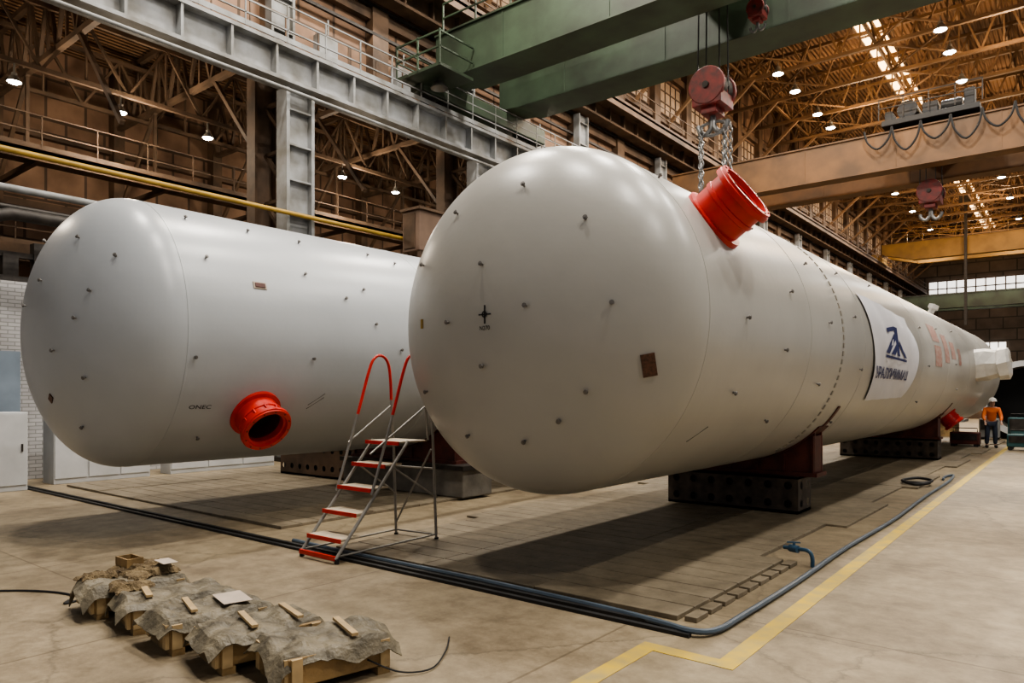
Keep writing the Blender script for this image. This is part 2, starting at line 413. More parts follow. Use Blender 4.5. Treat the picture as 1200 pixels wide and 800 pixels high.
for x in(-16,-9,-2):
    b=MB()
    for i in range(24):
        y=14+4.05*i
        b.beam((x,y,20.6),(x+3.5,y+4.05,20.6),.08);b.beam((x+3.5,y,20.6),(x,y+4.05,20.6),.08);b.beam((x,y,20.6),(x,y+4.05,20.6),.11)
        b.beam((x,y,20.6),(x,y+4.05,23.2),.08);b.beam((x,y,23.2),(x,y+4.05,20.6),.08)
    solo('roof_bracing',b,'roofbrown','brown diagonal bracing between the roof trusses','roof bracing',(x,50,20.6),'roof bracing lines')

# ------------------------------------------------------------------ lamps and fill lights
def lampobj(loc,zt,label,group,s=1):
    x,y,z=loc
    e=thing('high_bay_lamp',label,'lamp',loc,group)
    part('housing',MB().rev([(0,.3*s),(.22*s,.2*s),(.3*s,.12*s),(.42*s,.12*s),(.42*s,.001)],(x,y,z),(0,0,1),16),'lamp',e,True)
    part('lamp_glass',MB().rev([(0.03,.27*s),(-.03,.2*s),(-.06,.001)],(x,y,z),(0,0,1),16),'glow',e,True)
    part('hanger',MB().cyl((x,y,z+.4*s),(x,y,zt),.025,n=6),'lamp',e)
    return e
def light(loc,P,col=(1,.93,.83),size=.9):
    l=bpy.data.lights.new('lamp_and_fill_light','AREA');l.shape='DISK';l.size=size;l.energy=P;l.color=col
    o=bpy.data.objects.new('lamp_and_fill_light',l);o.location=loc;COL.objects.link(o)
def plight(loc,P,col=(1,.70,.42),r=.3):
    l=bpy.data.lights.new('lamp_and_fill_light','POINT');l.energy=P;l.color=col;l.shadow_soft_size=r
    o=bpy.data.objects.new('lamp_and_fill_light',l);o.location=loc;COL.objects.link(o)
ys=[5,13,21,29,36,41,44,48.5,51.5,57,60,66,72,80,90,100]
L0=None
for x in(-13.7,-5.8,2,10):
    for y in ys:
        if x>0 and y>60: continue
        if L0 is None: L0=lampobj((x,y,19.8),20.5,'round high bay lamp hanging from the roof trusses, lit','hall lamps')
        else: copyt(L0,(x,y,19.8))
        if (x<9 and y in(5,13,21,29,41,57,72,90)) or (x>9 and y in(5,21)):
            light((x,y,19.7),1180)
for x,y in((-9,33),(-3,44),(-11,50),(-5,60),(-12,68),(-6,80),(-10,95)): plight((x,y,18.8),1450)  # warm fill lights without fixtures, added to brighten the roof trusses
plight((-13,10,17.5),900,(1,.86,.68))  # added fill for the upper left of the hall, no fixture here
L1=lampobj((-24,7.3,10.8),11.4,'round floodlight hanging in the side bay, lit','side bay lamps',.62)
for k in range(1,16): copyt(L1,(-24,7.3+2.9*k,10.8))
for y in(2,9,18,30,46,70): plight((-23.6,y+1.4,10.2),560,(1,.84,.64))

# ------------------------------------------------------------------ pipes
def pipe(label,x,z,r,mt,y0=-14,y1=113):
    solo('pipe',MB().cyl((x,y0,z),(x,y1,z),r,n=12),mt,label,'pipe',(x,50,z),smooth=True)
pipe('long yellow gas pipe fixed along the columns',-17.62,7.0,.065,'yellow')
pipe('grey pipe running along the columns',-17.6,6.2,.08,'whitesteel')
pipe('dark pipe under the grey pipe',-17.6,5.8,.06,'darksteel')
pipe('thin grey conduit pipe below the runway girder',-17.6,10.45,.05,'whitesteel')
b=MB().tube([(-17.3,-4,5.1),(-17.3,3.5,5.1),(-17.3,4.6,5.4),(-17.3,5.2,5.6),(-17.3,9,5.6)],.13,12)
solo('ventilation_duct',b,'darksteel','dark bent ventilation duct above the white brick partition','duct',(-17.3,5,5),smooth=True)
b=MB().box((-18.75,7.4,4.465),(.28,4.2,.12))
for i in range(7):
    y=5.6+i*.6;b.box((-18.75,y,4.41+.3+.15*(i%3)),(.26,.3,.6+.3*(i%3)))
b.box((-18.75,7.4,5.0),(.2,4,.12))
solo('machinery_rack',b,'darksteel','dark equipment rack standing on the brick partition','machinery',(-18.7,7.4,4.405))
e=thing('control_cabin','beige steel control cabin on posts beside the columns','cabin',(-17.2,16.8,0))
part('body',MB().b2((-17.5,16.2,6.5),(-16.7,17.5,7.8)),'beige',e,bevel=.03)
part('roof',MB().b2((-17.5,16.1,7.8),(-16.6,17.6,7.88)),'brownsteel',e)
part('door',MB().b2((-17.4,16.16,6.6),(-16.9,16.2,7.7)),'brownsteel',e)
for x,y in((-17.4,16.3),(-16.8,16.3),(-17.4,17.4),(-16.8,17.4)): part('leg',MB().b2((x-.06,y-.06,0),(x+.06,y+.06,6.5)),'brownsteel',e)

# ------------------------------------------------------------------ lockers
def locker(x0,y0,x1,y1,h,nd,label):
    e=thing('storage_cabinet',label,'cabinet',((x0+x1)/2,(y0+y1)/2,0))
    part('body',MB().b2((x0,y0,.0),(x1,y1,h)),'cab',e,bevel=.01)
    for i in range(nd):
        a=y0+(y1-y0)*i/nd+.02;c=y0+(y1-y0)*(i+1)/nd-.02
        d=part('door',MB().b2((x1,a,.12),(x1+.025,c,h-.04)),'cab',e)
        part('handle',MB().b2((x1+.025,c-.1,h*.5),(x1+.05,c-.07,h*.5+.15)),'darksteel',d)
locker(-17.2,4.1,-16.5,5.25,1.55,2,'white steel storage cabinet standing on the shop floor')
locker(-17.65,5.9,-17.05,7.9,1.45,3,'white steel lockers along the brick partition')
locker(-17.6,8.4,-17.1,11.2,.75,3,'low white steel cabinet behind the pressure vessel')
locker(-17.4,13.5,-16.8,15.9,.75,4,'low white steel cabinet behind the pressure vessel')

# ------------------------------------------------------------------ floor plates
def plate_mesh(w,l,h=.045,ns=8):
    pr=[(0,0),(l,0),(l,h)]
    st=l/ns
    for i in range(ns-1,0,-1):
        c=st*i;g=.007
        pr+=[(c+g,h),(c+g,h-.02),(c-g,h-.02),(c-g,h)]
    pr.append((0,h))
    n=len(pr);vs=[(0,a,z) for a,z in pr]+[(w,a,z) for a,z in pr]
    fs=[(i,n+i,n+(i+1)%n,(i+1)%n) for i in range(n)]+[tuple(range(n)),tuple(range(n,2*n))[::-1]]
    return MB().add(vs,fs)
P0=solo('floor_plate',plate_mesh(1.505,2.685),'ironplate','worn dusty cast iron floor plate with faint slots','floor plate',(0,0,0),'cast iron floor plates',bevel=.006)
first=True
rr=random.Random(3)
for (xr,n,ya,ym,step) in((-2.70,3,5.62,36,1),(-8.9,5,5.95,36,0)):
    y=ya;row=0
    while y<ym:
        off=-.28*(row%2) if step else 0
        for i in range(n):
            x=xr-1.52*(i+1)+off
            dz=rr.uniform(-.012,.0)
            if first: P0.location=(x,y,0);first=False
            else:
                c=P0.copy();COL.objects.link(c);c.location=(x,y,dz)
        y+=2.70;row+=1
E0=None
for i in range(9):
    y=5.66+i*.3
    if E0 is None: E0=solo('edge_block',MB().b2((-2.67,y,0),(-2.56,y+.24,.045)),'ironplate','small worn iron block along the floor plate edge','edge block',(-2.6,y,0),'plate edge blocks',bevel=.006)
    else:
        c=E0.copy();COL.objects.link(c);c.location=(-2.6,y,0)
solo('floor_channel',MB().b2((-18,5.27,0),(-2.45,5.32,.03)),'black','black steel edging strip across the shop floor','floor edging',(-10,5.3,0),'floor edging strips')
solo('floor_channel',MB().b2((-18,5.40,0),(-2.45,5.45,.03)),'black','black steel edging strip across the shop floor','floor edging',(-10,5.43,0),'floor edging strips')
def smooth_path(pts,k=8):
    P=[Vector(p) for p in pts];out=[]
    for i in range(len(P)-1):
        p0=P[max(i-1,0)];p1=P[i];p2=P[i+1];p3=P[min(i+2,len(P)-1)]
        for j in range(k):
            t=j/k;out.append(.5*((2*p1)+(-p0+p2)*t+(2*p0-5*p1+4*p2-p3)*t*t+(-p0+3*p1-3*p2+p3)*t**3))
    out.append(P[-1]);return out
hp=smooth_path([(-8,5.52,.03),(-6.4,5.5,.03),(-5,5.52,.03),(-4,5.5,.03),(-3.2,5.47,.03),(-2.7,5.38,.04),(-2.45,5.33,.045),(-2.32,5.5,.035),(-2.3,6,.035),(-2.30,7.5,.03),(-2.34,9.5,.03),(-2.31,12,.03),(-2.38,15,.03),(-2.40,18,.03),(-2.5,19.5,.03),(-2.6,19.0,.03),(-2.55,18.4,.03)])
solo('hose',MB().tube(hp,.026,8),'hose','blue-grey rubber hose lying around the floor plate edge','hose',(-4,8,0),smooth=True)
hp=smooth_path([(-2.6,17,.08),(-2.8,16.6,.08),(-3.1,17.0,.10),(-2.9,17.5,.12),(-2.6,17.3,.10),(-2.7,16.8,.09),(-3.0,16.9,.08)])
solo('coiled_cable',MB().tube(hp,.03,8),'black','short black cable coiled on the floor plates','cable',(-2.8,17,0),smooth=True)
e=thing('water_valve','small blue pipe tap standing by the hose','valve',(-2.5,8.3,0))
part('pipe',MB().tube(smooth_path([(-2.40,8.3,0),(-2.40,8.3,.1),(-2.44,8.3,.17),(-2.58,8.35,.17),(-2.74,8.4,.16)],6),.022,8),'valveblue',e,True)
part('valve_body',MB().cyl((-2.56,8.32,.17),(-2.66,8.36,.17),.042,n=10).cyl((-2.61,8.34,.17),(-2.61,8.34,.24),.016,n=8),'valveblue',e,True)
part('hand_lever',MB().beam((-2.68,8.31,.24),(-2.55,8.37,.24),.02,.015),'valveblue',e)
b=MB()
def strip4(pts,h=.004):
    n=len(pts);b.add([(x,y,0) for x,y in pts]+[(x,y,h) for x,y in pts],[tuple(range(n,2*n))]+[(i,(i+1)%n,n+(i+1)%n,n+i) for i in range(n)])
strip4([(-2.08,4.99),(-1.93,4.99),(-2.19,24),(-2.42,46),(-2.56,46),(-2.33,24)])
strip4([(-2.68,4.85),(-1.93,4.85),(-1.93,4.99),(-2.68,4.99)])
strip4([(-2.68,3.0),(-2.54,3.0),(-2.54,4.85),(-2.68,4.85)])
solo('floor_marking_line',b,'yline','worn yellow painted safety line on the concrete floor','floor marking',(-2,20,0))
solo('cable',MB().tube(smooth_path([(-8.6,2.0,.012),(-8,2.55,.012),(-7.5,2.75,.012),(-7.25,2.6,.012),(-7.35,2.9,.012),(-7.5,3.1,.012)]),.010,6),'black','thin black cable trailing on the concrete floor','cable',(-8,2.5,0),smooth=True)

# ------------------------------------------------------------------ pressure vessels
class Ves:
    def __init__(s,X,Z,R,Y0,d,Y1): s.X,s.Z,s.R,s.Y0,s.d,s.Y1=X,Z,R,Y0,d,Y1
    def cyl(s,y,phi,off=0):
        p=math.radians(phi);r=s.R+off
        return Vector((s.X+r*math.cos(p),y,s.Z+r*math.sin(p))),Vector((math.cos(p),0,math.sin(p)))
    def head(s,rr,phi,off=0):
        p=math.radians(phi);y=s.Y0-s.d*math.sqrt(1-(rr/s.R)**2)
        n=Vector((rr*math.cos(p)/s.R**2,(y-s.Y0)/s.d**2,rr*math.sin(p)/s.R**2)).normalized()
        return Vector((s.X+rr*math.cos(p),y,s.Z+rr*math.sin(p)))+n*off,n
VR=Ves(-4.64,2.68,1.86,6.39,1.03,34.0)
VL=Ves(-10.64,2.75,1.86,4.5,1.05,31.0)
def vessel(V,mt,label,rings):
    e=thing('pressure_vessel',label,'pressure vessel',(V.X,(V.Y0+V.Y1)/2,V.Z-V.R))
    prof=[]
    n=28
    prof.append((V.Y0-V.d,.002))
    for i in range(1,n+1):
        a=math.pi/2*i/n;prof.append((V.Y0-V.d*math.cos(a),V.R*math.sin(a)))
    y=V.Y0+1
    while y<V.Y1: prof.append((y,V.R));y+=1.5
    for i in range(n,0,-1):
        a=math.pi/2*i/n;prof.append((V.Y1+V.d*math.cos(a),V.R*math.sin(a)))
    prof.append((V.Y1+V.d,.002))
    part('shell',MB().rev(prof,(V.X,0,V.Z),(0,1,0),128),mt,e,True)
    for y in rings:
        part('weld_seam',MB().rev([(y-.022,V.R-.01),(y-.012,V.R+.004),(y+.012,V.R+.004),(y+.022,V.R-.01)],(V.X,0,V.Z),(0,1,0),128),mt,e,True)
    return e
eR=vessel(VR,'vesselR','long primer-grey steel pressure vessel resting on red saddles',[6.45,9.6,12.4,17.4,21,25,29.5,33.9])
eL=vessel(VL,'vesselL','long pale grey steel pressure vessel with red side nozzle',[4.55,9,14,19,24,29])
def stud(V,e,p,n,len_=.05):
    b=MB().cyl(p-n*.01,p+n*len_,.012,n=6).cyl(p+n*(len_-.022),p+n*(len_-.006),.024,n=8)
    part('insulation_stud',b,'stud',e)
for r,ph in((.5,95),(.5,6),(.5,-94),(.5,-175),(1.3,77.6),(1.3,40.1),(1.28,1.9),(1.26,-36.4),(1.25,-55),(1.27,-76.3),(1.28,-110),(1.28,150),(1.28,118),(1.3,-145)):
    stud(VR,eR,*VR.head(r,ph))
for y,ph in((6.7,50),(7.36,.4),(7.4,-24),(8.6,40),(8.9,14),(8.6,-8),(8.9,-36),(10.2,32),(10.4,6),(10.2,-20),(12,36),(12,-40),(11.8,12),(14.5,40),(17.5,20),(18,-5),(18,-30),(20,25),(22,0),(23,30),(23,-20),(27,20),(27,-10),(30,10),(12.2,-12)):
    stud(VR,eR,*VR.cyl(y,ph))
for r,ph in((1.3,60),(1.55,33),(.62,80),(.95,5),(1.2,20),(1.18,-32.9),(1.4,-64.1),(.6,-30),(.5,140),(1.3,110)):
    stud(VL,eL,*VL.head(r,ph))
for y,ph in((4.64,-11.7),(5.8,53.4),(6.64,52),(6.41,29),(7.05,19),(6.41,-10.2),(7.45,25),(7.57,7.7),(7.99,52.2),(8.51,48.3),(8.1,-3.9),(4.9,30),(4.9,55),(5.0,-50),(9,30),(9,-30)):
    stud(VL,eL,*VL.cyl(y,ph))
for i in range(44):
    ph=-60+i*3.6
    p,n=VR.cyl(11.1,ph);p2,_=VR.cyl(11.1,ph+1.3)
    t=(p2-p).normalized()
    part('seam_clip',MB().beam(p-t*.035,p+t*.035,.05,.03),'seam',eR)
def nozzle(V,e,y,ph,r,ln,ribs=True):
    p,n=V.cyl(y,ph)
    b=MB().rev([(-.12,r*.86),(ln*.40,r*.86),(ln*.42,r*.90),(ln*.52,r*.90),(ln*.54,r*.86),(ln*.78,r*.86),(ln*.80,r),(ln*.92,r),(ln*.94,r*.96),(ln,r*.96),(ln,r*.80),(ln*.88,r*.78),(ln*.86,r*.70),(-.1,r*.70)],p,n,48)
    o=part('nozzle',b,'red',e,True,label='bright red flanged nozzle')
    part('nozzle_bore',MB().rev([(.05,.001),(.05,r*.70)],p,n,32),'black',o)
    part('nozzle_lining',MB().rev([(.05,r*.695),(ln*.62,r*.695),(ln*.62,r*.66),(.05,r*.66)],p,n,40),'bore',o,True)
    u=n.cross(Vector((0,1,0))).normalized();w=n.cross(u)
    if ribs:
        b=MB()
        for i in range(12):
            a=math.pi*2*(i+.5)/12;d=u*math.cos(a)+w*math.sin(a)
            b.beam(p+d*r*.87+n*ln*.50,p+d*r*.87+n*ln*.79,.016,.11*r)
        part('rib',b,'red',o)['kind']='stuff'
    b=MB()
    for i in range(12):
        a=math.pi*2*i/12;c=p+n*ln+(u*math.cos(a)+w*math.sin(a))*r*.88
        b.cyl(c-n*.01,c+n*.008,.011,n=8)
    part('bolt_hole',b,'darkred',o)['kind']='stuff'
    part('reinforcing_pad',MB().rev([(-.06,r*1.02),(.02,r*1.02),(.03,r*.85)],p,n,40),'red',o,True)
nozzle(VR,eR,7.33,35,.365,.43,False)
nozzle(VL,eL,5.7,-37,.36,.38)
def wrapped(V,e,y,ph,r,ln,seed,prof,j=.07,nn=6):
    rnd=random.Random(seed);p,n=V.cyl(y,ph);b=MB()
    b.rev([(t*ln,q*r) for t,q in prof],p,n,nn)
    b.v=[tuple(Vector(v)+Vector((rnd.uniform(-1,1),rnd.uniform(-1,1),rnd.uniform(-1,1)))*r*j) for v in b.v]
    part('wrapped_nozzle',b,'wrap',e,False,label='nozzle wrapped in white plastic film')
wrapped(VR,eR,26.8,4,.50,.85,3,[(-.05,1.1),(.3,.95),(.6,.85),(.62,1.1),(.95,1.05),(1.02,.8),(1.03,.02)],.09,7)
wrapped(VR,eR,25.5,66,.14,.30,4,[(-.1,.7),(.4,.7),(.6,1.2),(1,1.1),(1.05,.02)])
nozzle(VR,eR,25.5,-50,.3,.35,False)
def platelet(V,e,pn,w,h,rot,mt,name='name_plate',yy=True,label=None):
    p,n=pn
    s=Vector((0,1,0)) if yy else Vector((1,0,0))
    s=(s-n*s.dot(n)).normalized();t=s.cross(n)
    if t.z<0:t=-t
    a=math.radians(rot);s2=s*math.cos(a)+t*math.sin(a);t2=-s*math.sin(a)+t*math.cos(a)
    b=MB();vs=[]
    for k in(-.01,.012):
        for i,j in((-1,-1),(1,-1),(1,1),(-1,1)): vs.append(p+s2*i*w/2+t2*j*h/2+n*k)
    b.add(vs,[(0,3,2,1),(4,5,6,7),(0,1,5,4),(1,2,6,5),(2,3,7,6),(3,0,4,7)])
    return part(name,b,mt,e,label=label)
platelet(VR,eR,VR.head(1.61,-18.7),.13,.21,0,'plate',yy=False,label='brown rectangular name plate')
platelet(VR,eR,VR.head(1.02,-179),.04,.10,0,'yellow',yy=False,label='small yellow plate')
platelet(VL,eL,VL.cyl(5.6,20),.2,.1,0,'paper','label_sticker')
platelet(VL,eL,VL.cyl(5.6,20,.012),.15,.06,0,'darkred','label_sticker')
platelet(VL,eL,VL.head(.92,-78),.11,.08,40,'plate',yy=False)
p,n=VR.head(.02,0)
b=MB()
b.b2((p.x-.075,p.y-.01,p.z-.006),(p.x+.075,p.y+.005,p.z+.006)).b2((p.x-.006,p.y-.01,p.z-.09),(p.x+.006,p.y+.005,p.z+.09))
b.rev([(-.01,.034),(-.01,.020)],p,(0,1,0),16)
part('centre_mark',b,'mark',eR)
def text_mesh(txt,size,bold=.012):
    cu=bpy.data.curves.new('t','FONT');cu.body=txt;cu.size=size;cu.align_x='CENTER';cu.align_y='CENTER';cu.resolution_u=3
    cu.offset=size*bold
    o=bpy.data.objects.new('t',cu);COL.objects.link(o)
    bpy.context.view_layer.update()
    dg=bpy.context.evaluated_depsgraph_get()
    me=bpy.data.meshes.new_from_object(o.evaluated_get(dg))
    vs=[tuple(v.co) for v in me.vertices];fs=[tuple(pp.vertices) for pp in me.polygons]
    bpy.data.objects.remove(o);bpy.data.meshes.remove(me)
    return vs,fs
vs,fs=text_mesh('N270',.06,.005)
part('painted_text',MB().add([(p.x+a,p.y-.006,p.z-.135+c) for a,c,_ in vs],fs),'mark',eR)
def oncyl(V,vs,fs,y0,ph0,off,sx=1,sy=1):
    out=[]
    for a,c,_ in vs:
        q,_n=V.cyl(y0+a*sx,ph0+math.degrees(c*sy/V.R),off);out.append(q)
    return MB().add(out,fs)
vs,fs=text_mesh('ONEC',.085,.008)
part('painted_text',oncyl(VL,vs,fs,4.85,-33.1,.004,1.3),'mark',eL)
b=MB()
for k in(-1,1):
    q,_=VL.cyl(6.51,-33.8+k);r_,_=VL.cyl(6.75,-27.8+k);b.beam(q,r_,.008,.01)
part('painted_mark',b,'greymark',eL)
q,_=VR.cyl(7.0,-43);r_,_=VR.cyl(7.25,-37);part('painted_mark',MB().beam(q,r_,.008,.01),'greymark',eR)
for y0,y1,pa,pb in((18.9,19.9,14,27),(19.0,19.9,-4,11),(20.4,21.1,0,22),(21.5,22.2,4,18),(22.7,23.2,0,14)):
    vs=[];fs=[]
    for i in range(5):
        ph=pa+(pb-pa)*i/4
        vs+=[VR.cyl(y0,ph,.006)[0],VR.cyl(y1,ph,.006)[0]]
    for i in range(4): fs.append((2*i,2*i+1,2*i+3,2*i+2))
    part('painted_mark',MB().add(vs,fs),'fadedred',eR,label='faded red painted patch')
# banner
ban=thing('banner','white cloth banner with blue emblem and lettering on the vessel','banner',(-2.8,14.5,2.7))
vs=[];fs=[];nu,nv=48,36
def banpt(u,v,off):
    ph=-28+(56-7*u)*v+1.5*u;y=13.2+2.85*u-.6*v*(1-u)
    lift=.12*max(0,(u-.93)/.07)**1.5*math.sin(math.pi*min(1,v*1.1+.02))
    return VR.cyl(y,ph,off+lift+.010*(math.sin(u*9+v*4)*math.sin(v*7)+.6*math.sin(u*25+v*3)))[0]
for j in range(nv+1):
    for i in range(nu+1): vs.append(banpt(i/nu,j/nv,.022))
for j in range(nv):
    for i in range(nu): fs.append((j*(nu+1)+i,j*(nu+1)+i+1,(j+1)*(nu+1)+i+1,(j+1)*(nu+1)+i))
part('cloth',MB().add(vs,fs),'cloth',ban,True)['label']='white cloth sheet'
def onban(vs,fs,u0,v0,su,sv,off=.036):
    return MB().add([banpt(u0+a*su,v0+c*sv,off) for a,c,_ in vs],fs)
vs,fs=text_mesh('УРАЛХИММАШ',1.0,.022)
xs=[v[0] for v in vs];wx=max(xs)-min(xs)
part('lettering',onban(vs,fs,.48,.27,.90/wx,.145),'blue',ban)
b=MB()
for pts in([(-1.05,-.75),(-.68,-.75),(.05,.18),(.05,.52),(-.08,.46)],
           [(-.50,-.75),(-.16,-.75),(.05,-.46),(.05,-.06)],
           [(.13,1.0),(.42,1.0),(.42,-.75),(.13,-.75)],
           [(.42,.28),(.42,-.14),(.80,-.75),(1.12,-.75)],
           [(-.66,.66),(.13,1.0),(.13,.76),(-.66,.42)],
           [(-1.05,-1.0),(1.1,-1.0),(1.1,-.86),(-1.05,-.86)]):
    m=onban([(x,z,0) for x,z in pts],[tuple(range(len(pts)))],.53,.61,.27,.18);b.add(m.v,m.f)
part('emblem',b,'blue',ban)

# ------------------------------------------------------------------ saddles + supports
def saddle(V,y,x0,x1,z0,label):
    e=thing('support_saddle',label,'saddle',((x0+x1)/2,y,z0))
    for yy in(y+.06,y+.42):
        top=[];xs=[x0+(x1-x0)*i/24 for i in range(25)]
        for x in xs:
            dx=x-V.X;zz=V.Z-math.sqrt(max((V.R+.02)**2-dx*dx,0.01));top.append((x,zz))
        vs=[];n=len(xs)
        for dy in(0,.04):
            for x,z in top: vs.append((x,yy+dy,z))
            for x,z in top: vs.append((x,yy+dy,z0+.06))
        fs=[]
        for i in range(n-1):
            fs.append((i,i+1,n+i+1,n+i));fs.append((2*n+i,3*n+i,3*n+i+1,2*n+i+1))
        fs+= [(0,n,3*n,2*n),(n-1,3*n-1,4*n-1,2*n-1)]
        part('web_plate',MB().add(vs,fs),'darkred',e)
    part('base_plate',MB().b2((x0-.05,y,z0),(x1+.05,y+.52,z0+.06)),'darkred',e)
    for i in range(6):
        x=x0+.02+(x1-x0-.06)*i/5;dx=x-V.X
        zz=V.Z-math.sqrt(max((V.R+.03)**2-dx*dx,.01))
        part('rib',MB().b2((x,y+.02,z0+.06),(x+.035,y+.5,zz-.01)),'darkred',e)
    a0=math.degrees(math.acos(max(-1,min(1,(x0-V.X)/V.R))));a1=math.degrees(math.acos(max(-1,min(1,(x1-V.X)/V.R))))
    def band(s0,s1,ya,yb,o0,o1):
        vs=[];fs=[];n=24
        for i in range(n+1):
            ph=s0+(s1-s0)*i/n
            for yy,of in((ya,o0),(yb,o0),(yb,o1),(ya,o1)): vs.append(V.cyl(yy,ph,of)[0])
        for i in range(n):
            for k in range(4): fs.append((4*i+k,4*i+(k+1)%4,4*i+4+(k+1)%4,4*i+4+k))
        fs+=[(0,1,2,3),(4*n+3,4*n+2,4*n+1,4*n)]
        return MB().add(vs,fs)
    part('wear_plate',band(-a0-3,-a1+3,y,y+.52,.002,.022),'darkred',e)
    part('strap',band(-a1+2,-a1+15,y+.2,y+.32,.002,.016),'darkred',e)
saddle(VR,11.65,-5.6,-3.35,.62,'oxide red steel saddle cradling the vessel on a dark block')
saddle(VR,23.6,-5.8,-3.4,.62,'oxide red steel saddle cradling the vessel on a dark block')
saddle(VL,9.7,-12.0,-9.1,.62,'oxide red steel saddle under the pale grey vessel')
saddle(VL,22,-12.0,-9.1,.62,'oxide red steel saddle under the pale grey vessel')
def perf(x0,x1,y0,y1,h,label,mt='darksteel'):
    e=thing('perforated_support_block',label,'support block',((x0+x1)/2,(y0+y1)/2,0))
    z0=.046
    part('core',MB().b2((x0+.02,y0+.08,z0),(x1-.08,y1,h)),'black',e)
    def sheet(o,ud,L_):
        b=MB();nx=max(1,round(L_/.3));nz=2;cw=L_/nx;ch=(h-z0)/nz;o=Vector(o);ud=Vector(ud)
        for i in range(nx):
            for j in range(nz):
                c=o+ud*(i+.5)*cw+Vector((0,0,(j+.5)*ch));vs=[]
                for k in range(16):
                    a=math.pi/8*k;ca,sa=math.cos(a),math.sin(a);m=max(abs(ca),abs(sa))
                    vs.append(c+ud*(ca/m*cw/2)+Vector((0,0,sa/m*ch/2)))
                for k in range(16):
                    a=math.pi/8*k;vs.append(c+ud*math.cos(a)*.062+Vector((0,0,math.sin(a)*.062)))
                b.add(vs,[(k,(k+1)%16,16+(k+1)%16,16+k) for k in range(16)])
        return b
    s1=sheet((x0,y0,z0),(1,0,0),x1-x0);s2=sheet((x1,y0,z0),(0,1,0),y1-y0)
    s1.add(s2.v,s2.f)
    part('perforated_face',s1,mt,e)
    part('top_plate',MB().b2((x0,y0,h-.04),(x1,y1,h)),mt,e)
    part('bottom_plate',MB().b2((x0,y0,z0),(x1,y1,z0+.04)),mt,e)
perf(-5.75,-3.55,11.55,12.2,.62,'dark steel support block with rows of round holes','perf')
perf(-6.0,-3.4,23.55,24.2,.62,'dark steel support block with rows of round holes','perf')
perf(-15.0,-12.3,10,10.7,.85,'rusty brown support block with rows of holes','brownsteel')
perf(-12.2,-8.9,21.9,22.6,.62,'dark steel support block with rows of round holes','perf')
e=thing('concrete_support_block','grey concrete and steel block under the vessel saddle','support block',(-10,10,0))
part('block',MB().b2((-12.1,9.55,.045),(-8.75,10.35,.54)),'concrete',e,bevel=.02)
part('cap_plate',MB().b2((-12.15,9.5,.54),(-8.7,10.4,.62)),'darksteel',e)

# ------------------------------------------------------------------ rolling ladder
lad=thing('rolling_step_ladder','grey steel step ladder with red handrails and red-edged treads','ladder',(-6.93,5.8,0))
XL,XR=-7.25,-6.6
def lerp(a,b,t): return a+(b-a)*t
for x in(XL,XR):
    part('stringer',MB().tube([(x,5.1,.05),(x,6.2,1.32)],.02,8),'frame',lad,True)
    hr=smooth_path([(x,5.62,.72),(x,5.72,1.0),(x,5.95,1.65),(x,6.14,2.22),(x,6.24,2.38),(x,6.36,2.4),(x,6.46,2.3),(x,6.5,2.05),(x,6.52,1.6),(x,6.55,1.32)],6)
    cut=12
    part('handrail',MB().tube(hr[cut:46],.019,8),'red',lad,True,label='red painted handrail')
    part('handrail_support',MB().tube(hr[:cut+1],.017,8),'frame',lad,True)
    part('handrail_support',MB().tube(hr[45:],.017,8),'frame',lad,True)
part('rear_leg',MB().tube([(XL,6.6,.0),(XL,6.55,1.32)],.018,8),'frame',lad,True)
part('rear_leg',MB().tube([(XR,6.7,.0),(XR,6.62,1.62)],.018,8),'frame',lad,True)
for pts in([(XL,5.12,.08),(XL,6.6,.1)],[(XR,5.12,.08),(XR,6.68,.1)],[(XL,6.6,.1),(XR,6.68,.1)],[(XL,6.6,.2),(XR,6.6,1.2)],[(XR,6.66,.6),(XR,5.95,1.02)],[(XL,6.58,.6),(XL,5.95,1.02)],[(XL,6.58,.95),(XR,6.64,.95)],[(XR,5.6,1.2),(XR,6.5,1.75)],[(XL,5.8,1.3),(XL,6.5,1.75)]):
    part('brace',MB().tube(pts,.012),'frame',lad,True)
for i in range(5):
    t=i/4;y=lerp(5.22,6.1,t);z=.26+.265*i
    dp=.24 if i<4 else .45
    tr=part('tread' if i<4 else 'platform',MB().b2((XL+.02,y-.03,z-.02),(XR-.02,y+dp,z)),'tread',lad,bevel=.004)
    part('tread_nosing',MB().b2((XL+.015,y-.045,z-.045),(XR-.015,y-.03,z+.002)),'red',tr,label='red painted tread edge')
part('kick_bar',MB().b2((XL,5.08,.04),(XR,5.11,.09)),'red',lad,label='red painted bottom bar')
for x,y in((XL,5.12),(XR,5.12),(XL,6.6),(XR,6.7)): part('foot',MB().cyl((x,y,0),(x,y,.06),.028,n=10),'black',lad)

